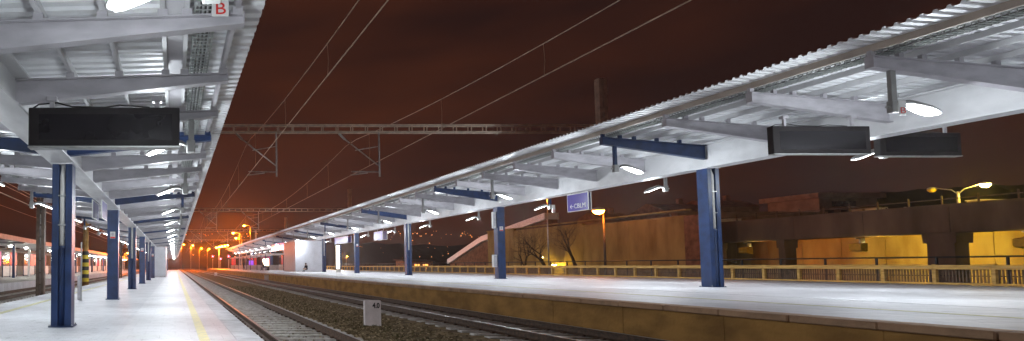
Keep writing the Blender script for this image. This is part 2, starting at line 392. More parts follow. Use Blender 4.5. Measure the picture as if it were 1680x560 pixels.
def canopy(name, label, xc, zp, ys, col_ys, y0, y1, p):
    """p: girder gb/gt z, beam root/tip, purlin x list, eave; z absolute, x local"""
    t = thing(name, label, 'canopy', (xc, 0, zp)); Z = -zp
    gb, gt, gw = p['gb'], p['gt'], p['gw']
    g = part('girder', MB().box(-.05, .05, y0, y1, gb+.03, gt-.03), 'steel_white', t, (0,0,Z))
    part('girder_flange', MB().box(-gw/2, gw/2, y0, y1, gb, gb+.03), 'steel_white', g)
    part('girder_flange', MB().box(-gw/2, gw/2, y0, y1, gt-.03, gt), 'steel_white', g)
    sgn_me = {}
    for s in (-1, 1):
        me = fix_normals(tapered_beam(s*.05, s*p['tip'], p['zt0'], p['zb0'], p['zt1'], p['zb1'], p['bw']).mesh('beam')); sgn_me[s] = me
    slope = (p['zt1'] - p['zt0']) / p['tip']
    bh = p['bh']; brm = MB().box(-.05, .05, -.04, .04, 0, bh).mesh('bracket')
    st = MB().box(-gw/2+.01, gw/2-.01, -.01, .01, gb+.03, gt-.03).mesh('stiffener')
    variants = {}
    def var(me, m):
        if (me.name, m) not in variants:
            c = me.copy(); c.materials.clear(); c.materials.append(MATS[m]); variants[(me.name, m)] = c
        return variants[(me.name, m)]
    for k, y in ys:
        blue = any(abs(y - cy) < .1 for cy in col_ys)
        m = 'steel_blue' if blue else 'steel_grey'
        for s in (-1, 1):
            b = part('beam', var(sgn_me[s], m), None, t, (0, y, Z))
            if y < 50:
                for px in p['px']: part('bracket', var(brm, m), None, b, (s*px, 0, p['zt0'] + slope*px))
    far = MB()
    for k, y in ys:
        if y >= 50:
            for s in (-1, 1):
                for px in p['px']:
                    zz = p['zt0'] + slope*px; far.box(s*px-.05, s*px+.05, y-.04, y+.04, zz, zz+bh)
    if far.v: tag(part('bracket', far, 'steel_grey', t, (0,0,Z)), kind='stuff')
    ph = p['ph']
    for s in (-1, 1):
        for i, px in enumerate(p['px']):
            zz = p['zt0'] + slope*px + bh; edge = i == len(p['px'])-1
            w = .05
            prof = [(s*px-w/2, zz), (s*px+w/2, zz), (s*px+w/2, zz+.012), (s*px-w/2+.012, zz+.012), (s*px-w/2+.012, zz+ph-.012), (s*px+w/2, zz+ph-.012), (s*px+w/2, zz+ph), (s*px-w/2, zz+ph)]
            if edge: prof = [(s*px-w/2, zz-.02), (s*px+w/2, zz-.02), (s*px+w/2, zz+ph), (s*px-w/2, zz+ph)]
            part('edge_purlin' if edge else 'purlin', MB().ext_y(prof, y0, y1), ('edge_steel' if p['k'] > 1.2 else 'steel_grey') if edge else 'steel_white', t, (0,0,Z))
        # corrugated sheet
        z_in = p['zt0'] + bh + ph + .004; rs = slope
        mb = MB(); pit = p['pitch']; n = int((y1 - y0 + .6) / pit); ch = p['ch']
        prof = []
        for q in range(n):
            ya = y0 - .3 + q*pit
            prof += [(ya, 0), (ya + pit*.52, 0), (ya + pit*.64, ch), (ya + pit*.88, ch)]
        prof.append((y0 - .3 + n*pit, 0))
        xa, xb = s*.0, s*p['eave']
        for y, h in prof:
            mb.v.append((xa, y, z_in + h)); mb.v.append((xb, y, z_in + rs*p['eave'] + h))
        for q in range(len(prof)-1): mb.f.append((2*q, 2*q+1, 2*q+3, 2*q+2))
        rsh = part('roof_sheet', mb, 'roof_sheet', t, (0,0,Z))
        sol = rsh.modifiers.new('thickness', 'SOLIDIFY'); sol.thickness = .003
        # wire cable tray
        a, bq = p['tray']; tz = p['zt0'] + slope*a + bh*.9
        wm = MB(); r = .005 * p['k']
        for q in range(6):
            x = a + (bq-a)*q/5
            wm.box(s*x-r, s*x+r, y0, y1, tz + (.05 if q in (0,5) else 0), tz + 2*r + (.05 if q in (0,5) else 0))
        y = y0
        while y < y1:
            wm.box(min(s*a,s*bq), max(s*a,s*bq), y-r, y+r, tz-2*r, tz)
            wm.box(s*a-r, s*a+r, y-r, y+r, tz, tz+.05); wm.box(s*bq-r, s*bq+r, y-r, y+r, tz, tz+.05)
            y += .1 if y < 30 else .3
        tr = part('cable_tray', wm, 'tray', t, (0,0,Z))
        cb = MB()
        for q in range(3):
            x = s*(a + (bq-a)*(.25+.22*q)); cb.tube([(x, y0, tz+.03), (x+.01, (y0+y1)/2, tz+.03), (x, y1, tz+.03)], .014, 6)
        part('cable', cb, 'black', tr)
        if p['k'] < 1.2:
            part('conduit_plate', MB().box(min(s*(a-.30),s*(a-.06)), max(s*(a-.30),s*(a-.06)), y0, y1, tz+.06, tz+.075), 'steel_grey', t, (0,0,Z))
    # columns: twin posts with a rain pipe between, or closed by a plate
    cw, cd = p['cw'], p['cd']
    for i, cy in enumerate(col_ys):
        piped = (i % 2 == p['par'])
        c = part('column', MB().box(-cw/2-.04, cw/2+.04, -cd/2-.04, cd/2+.04, 0, .02), 'steel_blue', t, (0, cy, 0))
        H = gb - zp
        if cy < 40:
            for bx in (-1, 1):
                for by in (-1, 1): part('bolt', MB().lathe([(.014,0),(.014,.022),(.009,.03)], (bx*(cw/2+.02), by*(cd/2+.02), .02), 6), 'galv', c)
        if piped:
            pw = cw*.34
            for s in (-1, 1):
                x = s*(cw/2 - pw/2)
                part('post', MB().box(x-pw/2, x+pw/2, -cd/2, cd/2, .02, H), 'steel_blue', c, bev=.008)
            part('web_plate', MB().box(-cw/2+pw, cw/2-pw, .0, .02, .02, H), 'steel_blue', c)
            r = cw*.18
            part('rain_pipe', MB().tube([(0,-cd/2+r,1.45*p['k']), (0,-cd/2+r,H-.25), (0,-cd/2+r+.06,H-.1), (0,-cd/2+r+.06,H)], r*.8, 12), 'pipe_white', c, smooth=True)
            part('pipe_sleeve', MB().tube([(0,-cd/2+r,.02), (0,-cd/2+r,1.42*p['k']), (0,-cd/2+r,1.44*p['k']), (0,-cd/2+r,1.5*p['k'])], [r,r,r*1.25,r*1.25], 12), 'steel_blue', c, smooth=True)
            for zc in (.62, .8): part('pipe_clamp', MB().box(-pw*.55, pw*.55, -cd/2+r-.012-r, -cd/2+r*2.1, H*zc-.012, H*zc+.012), 'galv', c)
        else:
            part('post', MB().box(-cw/2, cw/2, -cd/2, cd/2, .02, H), 'steel_blue', c, bev=.01)
            if cy < 70:
                sw = cw*.46; zs = p['sz']
                sg = part('notice', MB().box(-sw/2, sw/2, -cd/2-.012, -cd/2, zs, zs+sw*1.35), 'white_paint', c)
                part('red_band', MB().box(-sw/2+.006, sw/2-.006, -cd/2-.015, -cd/2-.012, zs+.008, zs+sw*.34), 'red', sg)
                tm = text_mesh('!', sw*.5); part('pictogram', MB().tube([(0,-cd/2-.016,zs+sw*.86),(0,-cd/2-.013,zs+sw*.86)], sw*.3, 14), 'steel_grey', sg)
                bpy.data.meshes.remove(tm)
        part('head_plate', MB().box(-cw/2-.03, cw/2+.03, -cd/2-.03, cd/2+.03, H-.018, H-.001), 'steel_white', c)
    return t

L = dict(gb=3.28, gt=3.80, gw=.46, zt0=3.76, zb0=3.44, zt1=3.845, zb1=3.735, tip=2.77, bw=.13, bh=.07, ph=.11,
         px=(.75, 1.38, 1.98, 2.22, 2.72), eave=3.02, pitch=.2, ch=.05, tray=(2.30, 2.52), cw=.375, cd=.36, par=0, sz=2.05, k=1)
XC_L = -2.1; BY_L = 10.9; SP_L = 1.76
ys_l = [(k, BY_L + SP_L*k) for k in range(-7, 89)]
cols_l = [BY_L + SP_L*5*k for k in range(-1, 18)]
canopy('platform_canopy', 'white steel platform canopy on blue columns over the left platform, hiding the sky top left', XC_L, ZP_L, ys_l, cols_l[1:], -1.9, Y_END-1, L)

Rp = dict(gb=4.80, gt=5.66, gw=.50, zt0=5.62, zb0=5.12, zt1=5.92, zb1=5.66, tip=3.7, bw=.17, bh=.12, ph=.13,
          px=(.95, 1.75, 2.55, 3.05, 3.66), eave=4.25, pitch=.2, ch=.05, tray=(3.12, 3.50), cw=.42, cd=.42, par=0, sz=2.75, k=1.35)
XC_R = 18.8; BY_R = 20.3; SP_R = 2.64
ys_r = [(k, BY_R + SP_R*k) for k in range(-6, 56)]
cols_r = [BY_R + SP_R*5*k for k in range(0, 12)]
canopy('platform_canopy', 'long white butterfly canopy on blue columns over the right platform, with toothed roof edge', XC_R, ZP_R, ys_r, cols_r, 3.2, Y_END-1, Rp)

# ------------------------------------------------------------------ canopy lamps
def make_lamp(k, drop, power):
    """origin at the top of the hanging post, head pointing along -x"""
    t = thing('canopy_lamp', 'x', 'lamp')
    w = .045*k
    part('post', MB().box(-w, w, -.03*k, .03*k, -drop, 0), 'lamp_body', t, bev=.004)
    j = part('joint', MB().box(-.075*k, .06*k, -.045*k, .045*k, -drop-.10*k, -drop+.10*k), 'lamp_body', t, bev=.01)
    part('bolt', MB().tube([(.06*k,0,-drop), (.11*k,0,-drop)], .022*k, 8), 'galv', j)
    # head: lofted shell, curved like a cobra head
    secs = [(-.06,.035,.04,.00),(-.14,.05,.055,.045),(-.24,.07,.07,.055),(-.36,.11,.07,.02),(-.50,.135,.065,-.035),(-.62,.13,.055,-.085),(-.70,.09,.035,-.12),(-.735,.03,.012,-.135)]
    mb = MB(); n = 12
    for sx, hw, hh, sz in secs:
        for q in range(n):
            a = 2*math.pi*q/n; ca, sa = math.cos(a), math.sin(a)
            z = sa*hh if sa > 0 else sa*hh*.35
            mb.v.append((sx*k, ca*hw*k, (sz + z)*k - drop))
    for i in range(len(secs)-1):
        for q in range(n):
            a = i*n+q; b = i*n+(q+1) % n; mb.f.append((a, b, b+n, a+n))
    mb.f.append(tuple(range(n))); mb.f.append(tuple((len(secs)-1)*n+q for q in reversed(range(n))))
    me = fix_normals(mb.mesh('head', True)); h = part('head', me, 'lamp_body', t)
    # luminous panel under the outer half
    def at(sx):
        for i in range(len(secs)-1):
            if secs[i+1][0] <= sx <= secs[i][0]:
                u = (secs[i][0]-sx)/(secs[i][0]-secs[i+1][0]); return [secs[i][c]+(secs[i+1][c]-secs[i][c])*u for c in range(4)]
    pm = MB(); 
    sxs = (-.30,-.36,-.43,-.50,-.56,-.62,-.68)
    for sx in sxs:
        _, hw, hh, sz = at(sx); f = .86
        for e in (-1, -.5, .5, 1):
            pm.v.append((sx*k, e*hw*f*k, (sz - hh*(.24 if abs(e) == 1 else .40))*k - drop - .006))
    for i in range(len(sxs)-1):
        for q in range(3):
            a = i*4+q; pm.f.append((a, a+1, a+5, a+4))
    pn = part('light_panel', pm, 'lamp_glass', h, smooth=True)
    sol = pn.modifiers.new('thickness', 'SOLIDIFY'); sol.thickness = .006
    area_light('lamp_light', t, (-.50*k, 0, -.11*k - drop), (0, R(-14), 0), .30*k, .18*k, power*.6, COOL, R(150))
    point_light('lens_glow', t, (-.50*k, 0, -.26*k - drop), power*1.4, COOL, .10*k)
    return t
def lamp_row(proto, zz_fn, ys, x, flip, desc, group, cols=()):
    nv = 0
    for i, y in enumerate(ys):
        o = copy_tree(proto); o.location = (x, y, zz_fn); o.rotation_euler = (0, 0, math.pi if flip else 0)
        if any(abs(y - c) < .1 for c in cols):
            for ch in o.children:
                if ch.name.startswith('post'):
                    ch.data = ch.data.copy(); ch.data.materials.clear(); ch.data.materials.append(MATS['steel_blue'])
        seen = y > 2 and 0 < 287 + (x + (.5 if flip else -.5)) * 950 / (y + .1) < 1680
        o['label'] = f'{desc}, {ordw(nv)} in view from near end' if seen else f'{desc}, just outside the picture'
        nv += seen; o['group'] = group
lp_l = make_lamp(1.0, .46, P_LEFT)
zl = 3.72
ny = [BY_L + SP_L*(-7 + 3*k) for k in range(0, 30)]
lamp_row(lp_l, zl, ny, XC_L+2.36, False, 'white lamp, track-side row, left canopy', 'lamps of the left canopy, track side', cols_l)
lamp_row(lp_l, zl, [y + 2*SP_L for y in ny if y > -1], XC_L-2.36, True, 'white lamp, outer row, left canopy', 'lamps of the left canopy, outer side', cols_l)
lp_r = make_lamp(1.30, .82, P_RIGHT)
ny2 = [BY_R + SP_R*(-6 + 3*k) for k in range(0, 20)]
lamp_row(lp_r, 5.62, ny2, XC_R-3.25, True, 'white lamp, track-side row, right canopy', 'lamps of the right canopy, track side', cols_r)
lamp_row(lp_r, 5.62, [BY_R + SP_R*(-4 + 3*k) for k in range(0, 20)], XC_R+3.0, False, 'white lamp, fence-side row, right canopy', 'lamps of the right canopy, fence side', cols_r)
for p_ in (lp_l, lp_r):
    for ch in list(p_.children):
        for g in list(ch.children): bpy.data.objects.remove(g)
        bpy.data.objects.remove(ch)
    bpy.data.objects.remove(p_)

# ------------------------------------------------------------------ display boards
def display(label, x0, x1, y, z0, z1, ztop, dep=.16, hang=(.15, .85)):
    t = thing('departure_display', label, 'display', ((x0+x1)/2, y, z0)); w = x1-x0; h = z1-z0
    c = part('casing', MB().box(-w/2, w/2, 0, dep, 0, h), 'dark_box', t, bev=.012)
    part('screen', MB().box(-w/2+w*.07, w/2-w*.05, -.004, .01, h*.16, h*.82), 'screen', c)
    part('rim', MB().box(-w/2, w/2, -.015, dep, -.022, -.001), 'galv', c)
    for e in hang:
        x = -w/2 + w*e
        part('hanger', MB().box(x-.03, x+.03, dep*.3, dep*.6, h, ztop-z0), 'steel_grey', t)
        part('clamp', MB().box(x-.07, x+.07, dep*.1, dep*.9, ztop-z0-.07, ztop-z0), 'steel_grey', t, bev=.01)
    part('cable', MB().tube([(-w*.48, dep/2, h+.01), (-w*.44, dep/2, h+.06), (-w*.32, dep/2, h+.08), (-w*.22, dep/2, h+.03), (0, dep/2, h+.02), (w*.1, dep/2, h+.05), (w*.3, dep/2, h+.02)], .010, 6), 'black', t, smooth=True)
    return t
display('dark departure board hanging under the left canopy', -1.86, .06, 7.26, 2.88, 3.375, 3.53)
display('larger dark departure board hanging under the right canopy beside the lamp with red B', 15.55, 18.08, 14.9, 4.28, 5.00, 5.28)
display('darker departure board partly hidden behind the right canopy girder', 19.55, 21.8, 15.9, 4.42, 5.06, 5.4)

# ------------------------------------------------------------------ sector plates with B
def letter_plate(label, s, x, y, z, w, h, size, dz=0):
    t = thing('sector_plate', label, 'sign', (x, y, z))
    part('plate', MB().box(-w/2, w/2, 0, .012, 0, h), 'white_paint', t, bev=.003)
    me = text_mesh(s, size, .002); o = part('letter', me, 'red', t, (0, -.004, size*.5 + dz)); o.rotation_euler = (R(90), 0, 0)
    o.data.transform(Matrix.Scale(1.25, 4, (1,0,0)))
    return t
letter_plate('white plate with red letter B at the roof edge top left', 'B', .44, 5.49, 3.775, .165, .26, .165, -.012)
letter_plate('white plate with red letter B on the post of the nearest right canopy lamp', 'B', XC_R-3.25+.08, 12.28, 4.60, .16, .32, .19)
letter_plate('small white plate with red B on the lamp post left of the blue sign', 'B', XC_R+3.0+.06, 33.3, 4.45, .18, .45, .2)

# ------------------------------------------------------------------ hanging direction signs (plates parallel to the tracks)
def hang_sign(label, x, ya, yb, z0, z1, ztop, gap, text=None, m='sign_blue', edge='white_paint'):
    t = thing('direction_sign', label, 'sign', (x, (ya+yb)/2, z0)); hl = (yb-ya)/2; h = z1-z0
    for s in (-1, 1):
        p = part('plate', MB().box(s*gap/2-.015, s*gap/2+.015, -hl, hl, 0, h), m, t)
        f = MB(); xo = s*(gap/2+.016)
        x0, x1 = sorted((xo, xo - s*.036))
        f.box(x0,x1,-hl-.02,hl+.02,-.022,0); f.box(x0,x1,-hl-.02,-hl,0,h); f.box(x0,x1,hl,hl+.02,0,h); f.box(x0,x1,-hl-.02,hl+.02,h,h+.022)
        part('frame', f, edge, p)
        if text and s == -1:
            me = text_mesh(text, h*.40, .003); o = part('lettering', me, 'white_paint', p, (xo-.004, 0, h*.27)); o.rotation_euler = (R(90), 0, R(-90))
    for e in (-.7, .7): part('hanger', MB().box(-.015, .015, hl*e-.015, hl*e+.015, h+.022, ztop-z0), 'steel_grey', t)
    return t
hang_sign('blue sign with white arrow and letters under the right canopy by the orange lamp', XC_R-.1, 26.0, 27.35, 3.93, 4.70, 4.80, .12, '\u2190CBLM')
hang_sign('blue sign with white lower edge under the right canopy behind the third column', XC_R-.1, 51.5, 53.7, 3.75, 4.5, 4.80, .4)
hang_sign('pale violet sign under the right canopy above the lit advertising pillar', XC_R-.1, 62.0, 67.0, 3.9, 4.6, 4.80, .4)
hang_sign('narrow blue sign under the left canopy girder before the second column', XC_L-.1, 16.3, 17.5, 2.74, 3.22, 3.28, .26)
hang_sign('deep blue platform sign beside the white cabin on the right platform', 17.5, 92, 104, 4.0, 5.2, 5.5, .3, m='panel_blue')

# ------------------------------------------------------------------ boxes on right column two
t = thing('speaker_box', 'upper white box fixed to the side of the second right column', 'box', (XC_R-.30, BY_R+SP_R*5, 3.55))
part('casing', MB().box(-.09,.09,-.09,.09,0,.95), 'white_paint', t, bev=.015); part('grille', MB().box(-.06,.06,-.097,-.09,.15,.8), 'steel_grey', t)
t = thing('call_box', 'lower white box fixed to the side of the second right column', 'box', (XC_R-.32, BY_R+SP_R*5, 1.3))
part('casing', MB().box(-.11,.11,-.1,.1,0,.72), 'white_paint', t, bev=.015); part('door', MB().box(-.085,.085,-.108,-.1,.05,.67), 'steel_grey', t)

# ------------------------------------------------------------------ platform cabins (lift / waiting blocks)
def cabin(label, x0, x1, y0, y1, z0, z1):
    t = thing('platform_cabin', label, 'cabin', ((x0+x1)/2, (y0+y1)/2, z0)); w, d, h = (x1-x0)/2, (y1-y0)/2, z1-z0
    part('body', MB().box(-w+.02, w-.02, -d+.02, d-.02, .12, h-.1), 'cabin', t)
    part('plinth', MB().box(-w+.01, w-.01, -d+.01, d-.01, 0, .12), 'steel_grey', t)
    part('cornice', MB().box(-w-.03, w+.03, -d-.03, d+.03, h-.1, h), 'steel_grey', t)
    n = max(2, int(2*w/.9))
    for i in range(n):
        a = -w + 2*w*i/n
        part('panel', MB().box(a+.006, a+2*w/n-.006, -d-.005, -d+.02, .14, h-.12), 'cabin', t)
    n = max(2, int(2*d/1.3))
    for i in range(n):
        a = -d + 2*d*i/n
        for s in (-1, 1): part('panel', MB().box(s*w-.02 if s>0 else -w-.005, w+.005 if s>0 else -w+.02, a+.006, a+2*d/n-.006, .14, h-.12), 'cabin', t)
    return t
cabin('tall white panelled cabin on the left platform behind the columns', -2.36, -.93, 59, 66, ZP_L, 3.42)
cabin('tall white panelled cabin on the right platform with a person sitting before it', 15.9, 19.5, 76.5, 84.5, ZP_R, 4.75)

# lit advertising pillar
t = thing('advertising_pillar', 'glowing advertising pillar beside the white cabin on the right platform', 'pillar', (19.75, 70, ZP_R))
part('foot', MB().box(-.25,.25,-.12,.12,0,.35), 'galv', t, bev=.02)
part('frame', MB().box(-.32,.34,-.14,.14,.35,3.3), 'steel_blue', t, bev=.02)
part('light_face', MB().box(-.30,.10,-.15,-.14,.42,3.22), 'light_panel', t)

# ------------------------------------------------------------------ distance boards in the track bed
def board(label, x, y, w, h, s=None, z=ZG):
    t = thing('distance_board', label, 'marker', (x, y, z-.05))
    mb = MB().ext_y([(-w/2,0),(w/2,0),(w/2,h),(w/2-.02,h+.01),(-w/2+.02,h+.01),(-w/2,h)], -.05, .05)
    part('stone', mb, 'marker_white', t, bev=.006)
    if s:
        me = text_mesh(s, .19, .002, .006); o = part('number', me, 'black', t, (w*.20, -.053, h*.82)); o.rotation_euler = (R(90),0,0)
        o.data.transform(Matrix.Scale(.8, 4, (1,0,0)))
    return t
mat('marker_white', (.93, .83, .82), .6, 0, .06, 4)
board('white board reading 4.0 standing between the two tracks', 5.22, 15.4, .43, .74, '4.0')
board('small white marker in the distance between the two tracks', 6.2, 88, .42, .7)
board('white marker standing close to the right platform wall', 9.0, 57, .40, .75)

# ------------------------------------------------------------------ slim post with grey case behind first left column
t = thing('case_post', 'slim grey post with a long case beside the first left column', 'post', (-3.12, 18.9, ZP_L))
part('pole', MB().tube([(.06,.05,0),(.06,.05,1.9)], .025, 8), 'galv', t)
part('case', MB().box(-.05,.05,-.05,.04,.02,.82), 'steel_grey', t, bev=.02)

# ------------------------------------------------------------------ overhead line
GY = [24.4, 60, 95, 130]
ZM, ZC = 6.64, 5.2
XM_R, XM_L = 18.2, -5.65
def lattice(mb, x0, x1, z0, z1, dy, step):
    w = .024
    for z in (z0, z1):
        for y in (-dy, dy): mb.box(x0, x1, y-w, y+w, z-w, z+w)
    n = int((x1-x0)/step)
    for i in range(n+1):
        x = x0 + (x1-x0)*i/n
        for y in (-dy, dy): mb.box(x-w*.8, x+w*.8, y-w*.6, y+w*.6, z0+w, z1-w)
    return mb
def gantry(i, y):
    t = thing('catenary_gantry', f'lattice catenary gantry across the tracks, {ordw(i)} from the camera', 'gantry', (0, y, ZG), group='catenary gantries')
    o = -ZG
    part('beam', lattice(MB(), XM_L, XM_R, 7.05+o, 7.34+o, .14, .62), 'gantry', t)
    for x, top, base, gm in ((XM_R, 9.35, 5.66, 'gantry'), (XM_L, 8.2, ZG, 'old_steel')):
        m = part('mast', MB().box(x-.17, x-.03, -.14, .14, base+o, top+o).box(x+.03, x+.17, -.14, .14, base+o, top+o), gm, t)
        lac = MB()
        for q in range(int((top-base)/.5)): lac.box(x-.03, x+.03, -.11, .11, base+o+.3+q*.5, base+o+.36+q*.5)
        part('lacing', lac, gm, m)
    for xc in (3.08, 7.45):
        xh = xc + 1.23
        a = part('bracket', MB().tube([(xh,0,7.05+o),(xh,0,ZC-.05+o)], .035, 8), 'galv', t)
        part('strut', MB().tube([(xh-1.7,0,7.0+o),(xh-1.45,0,6.75+o)], .05, 8).tube([(xh-1.45,0,6.75+o),(xh,0,ZC+.4+o)], .026, 8), 'galv', a)
        part('stay', MB().tube([(xh,0,6.45+o),(xh-1.02,0,6.28+o)], .018, 6), 'galv', a)
        part('arm', MB().tube([(xh,0,ZC+.15+o),(xh-1.2,0,ZC+.17+o)], .022, 8), 'galv', a)
        part('steady_arm', MB().tube([(xh-.5,0,ZC+.11+o),(xc,0,ZC+.02+o)], .020, 8), 'galv', a)
        part('insulator', MB().lathe([(.03,0),(.07,.03),(.03,.06),(.07,.09),(.03,.12),(.07,.15),(.03,.18)], (xc+.02, 0, ZM-.1+o), 10), 'brick_brown', a)
    return t
for i, y in enumerate(GY): gantry(i, y)
def wire_set(label, xc, zc, zm, sup, y0, y1, r=.012):
    t = thing('contact_line', label, 'overhead wire', (xc, y0, zc))
    part('contact_wire', MB().tube([(0, 0, 0), (0, y1-y0, 0)], r, 6), 'wire', t)
    pts = []; sag = .85
    y = y0
    while y <= y1:
        spans = [s for s in sup if s <= y]; a = spans[-1] if spans else sup[0]-35.6
        nx_ = [s for s in sup if s > y]; b = nx_[0] if nx_ else a + 35
        u = (y-a)/(b-a); pts.append((0, y-y0, zm - zc - sag*4*u*(1-u))); y += 1.5
    part('messenger_wire', MB().tube(pts, r*.9, 6), 'wire', t)
    for s in range(int((y1-y0)/5.5)):
        y = 2.2 + s*5.5; k = min(range(len(pts)), key=lambda q: abs(pts[q][1]-y))
        part('dropper', MB().tube([(0, pts[k][1], 0), (.02, pts[k][1], pts[k][2]*.45), (0, pts[k][1], pts[k][2])], .005, 5), 'wire', t)
SUP = [GY[0]-35.6] + GY + [165, 200]
wire_set('overhead contact line above the track beside the left platform', 3.08, ZC, ZM, SUP, -2, 165)
wire_set('overhead contact line above the track beside the right platform', 7.45, ZC, ZM, SUP, -2, 165)
for i, (x, z) in enumerate(((-9.2, 5.3), (-8.8, 6.5), (-12, 7.4), (-15, 8.6), (-19, 8.2), (-19, 9.6))):
    w = part('overhead_cable', MB().tube([(0,0,0),(0,60,-.25),(0,120,0),(0,180,-.2)], .022, 6), 'wire', None, (x, 16, z))
    tag(w, f'orange-lit cable running away at far left, {ordw(i)} counted upwards', 'cable', 'cables above the far left tracks')

# striped mast on the left
t = thing('striped_mast', 'concrete mast with yellow and black striped foot beyond the left platform', 'mast', (-6.35, 41.2, ZG))
part('shaft', MB().tube([(0,0,0),(0,0,8.5)], [.24,.16], 12), 'concrete', t, smooth=True)
for q in range(8): part('stripe', MB().lathe([(.247-.002*q,0),(.247-.002*q,.27)], (0,0,.5+q*.27), 14), 'stripe_yellow' if q % 2 == 0 else 'black', t)

# ------------------------------------------------------------------ street lamps and other lit lamps
def street_lamp(label, x, y, z0, h, arm, color, glass, power, r=.09, pole='galv', group=None, name='street_lamp', hs=1.0, light='POINT'):
    t = thing(name, label, 'street lamp', (x, y, z0), group=group)
    part('pole', MB().tube([(0,0,0),(0,0,h*.6),(0,0,h-.1)], [r,r*.75,r*.6], 10), pole, t, smooth=True)
    ax, ay = arm
    part('arm', MB().tube([(0,0,h-.15),(ax*.3,ay*.3,h+.12),(ax*.8,ay*.8,h+.22)], r*.5, 8), pole, t, smooth=True)
    hd = part('head', MB().lathe([(.06*hs,.14*hs),(.19*hs,.09*hs),(.22*hs,.0)], (ax, ay, h+.16), 12), 'lamp_body', t, smooth=True)
    part('lens', MB().lathe([(.20*hs,0),(.19*hs,-.05*hs),(.13*hs,-.12*hs),(.04*hs,-.15*hs)], (ax, ay, h+.158), 12), glass, hd, smooth=True)
    if power: point_light('lamp_light', t, (ax, ay, h-.12*hs), power, color, .08)
    return t
street_lamp('orange sodium lamp with bright glow on a pole behind the fence beside the blue sign', 34.6, 46.6, ZG, 5.9, (-.62, -.3), SODIUM, 'sod_glass', 400, .11, pole='old_steel', hs=2.0)
far_lamps = [  # px, Y, z head
    (180, 110, 4.6), (204, 120, 4.2), (198, 100, 1.6+1.0), (297, 190, 8.6), (313, 200, 8.6), (327, 210, 8.0), (340, 220, 8.1)]
for i, (px, Y, z) in enumerate(far_lamps):
    x = (px - 287) * Y / 950
    street_lamp(f'orange street lamp far off along the line, {ordw(i)} from the left', x, Y, ZG, z, (.8, 0), SODIUM_FAR, 'sod_glass', 10500 if Y > 150 else 2600, .09, group='far orange lamps', hs=1.3 if Y < 150 else 1.2)
for i, (px, py, Y, sd) in enumerate(((379, 387, 150, -1), (397, 375, 150, -1), (384, 395, 165, 1))):
    x = (px - 287) * Y / 950; z = 1.36 + (437-py)*Y/950
    street_lamp(f'tall orange lamp above the far end of the right canopy, {ordw(i)} from the left', x + 2.2, Y, ZP_R, z, (-1.6, 0), SODIUM_FAR, 'sod_glass', 8500, .10, group='orange lamps above the far canopy', hs=1.8)
# floodlight mast
t = thing('floodlight_mast', 'mast with a row of bright orange floodlights at the end of the right platform', 'floodlight', (12.6, 158, ZP_R))
part('pole', MB().tube([(-.6,0,0),(-.6,0,6.2)], .12, 10), 'galv', t, smooth=True)
part('crossbar', MB().box(-1.6, 1.9, -.06, .06, 5.86, 5.98), 'galv', t)
for q in range(5):
    hh = part('head', MB().box(-1.5+q*.75, -.95+q*.75, -.2, .1, 5.55+q*.16, 6.0+q*.16), 'dark_box', t)
    part('lens', MB().box(-1.46+q*.75, -.99+q*.75, -.215, -.2, 5.6+q*.16, 5.95+q*.16), 'sod_glass', hh)
point_light('lamp_light', t, (.1, -.8, 6.1), 20000, SODIUM_FAR, .5)
# red signals
for i, (px, py, Y) in enumerate(((349, 421, 170), (375, 421, 150), (362, 425, 175))):
    x = (px-287)*Y/950; z = 1.36 + (437-py)*Y/950
    t = thing('rail_signal', f'red railway signal at the far end of the tracks, {ordw(i)} from the left', 'signal', (x, Y, ZG), group='red signals')
    part('post', MB().tube([(0,.2,0),(0,.2,z+.5-ZG)], .08, 8), 'galv', t)
    hd = part('head', MB().box(-.3,.3,-.1,.15,z-ZG-.7,z-ZG+.6), 'black', t, bev=.03)
    part('lens', MB().tube([(0,-.14,z-ZG),(0,-.09,z-ZG)], .20, 12), 'signal_red', hd)

# ------------------------------------------------------------------ far end of the right platform
def shelter(label, x0, x1, y0, y1, z0, red=True, pm='panel_red'):
    t = thing('waiting_shelter', label, 'shelter', ((x0+x1)/2, (y0+y1)/2, z0)); w, d = (x1-x0)/2, (y1-y0)/2
    for sx in (-1, 1):
        for sy in (-1, 0, 1): part('post', MB().box(sx*w-.05, sx*w+.05, sy*d-.05, sy*d+.05, 0, 2.7), 'steel_blue', t)
    part('roof', MB().box(-w-.2, w+.2, -d-.2, d+.2, 2.7, 2.82), 'steel_white', t)
    part('low_wall', MB().box(-w+.06, w-.06, d-.04, d+.04, 0, .95), 'white_paint', t)
    n = 4
    for i in range(n):
        a = -d + 2*d*i/n
        part('low_panel', MB().box(w-.03, w+.03, a+.06, a+2*d/n-.06, 0, 1.0), 'white_paint', t)
        part('pane', MB().box(w-.012, w+.012, a+.06, a+2*d/n-.06, 1.05, 2.6), 'glass' if i % 2 else pm, t)
    part('bench', MB().box(w-.6, w-.1, -d+.3, d-.3, .42, .48).box(w-.5, w-.4, -d+.5, -d+.6, 0, .42).box(w-.5, w-.4, d-.6, d-.5, 0, .42), 'steel_grey', t)
    return t
shelter('glazed shelter with red panes nearest the white cabin on the right platform', 15.0, 19.0, 96, 106, ZP_R)
shelter('glazed shelter with magenta panes in the middle of the far right platform', 14.6, 18.4, 112, 124, ZP_R, pm='panel_magenta')
shelter('glazed shelter with red panes at the far end of the right platform', 14.2, 18.4, 130, 148, ZP_R, pm='panel_red')
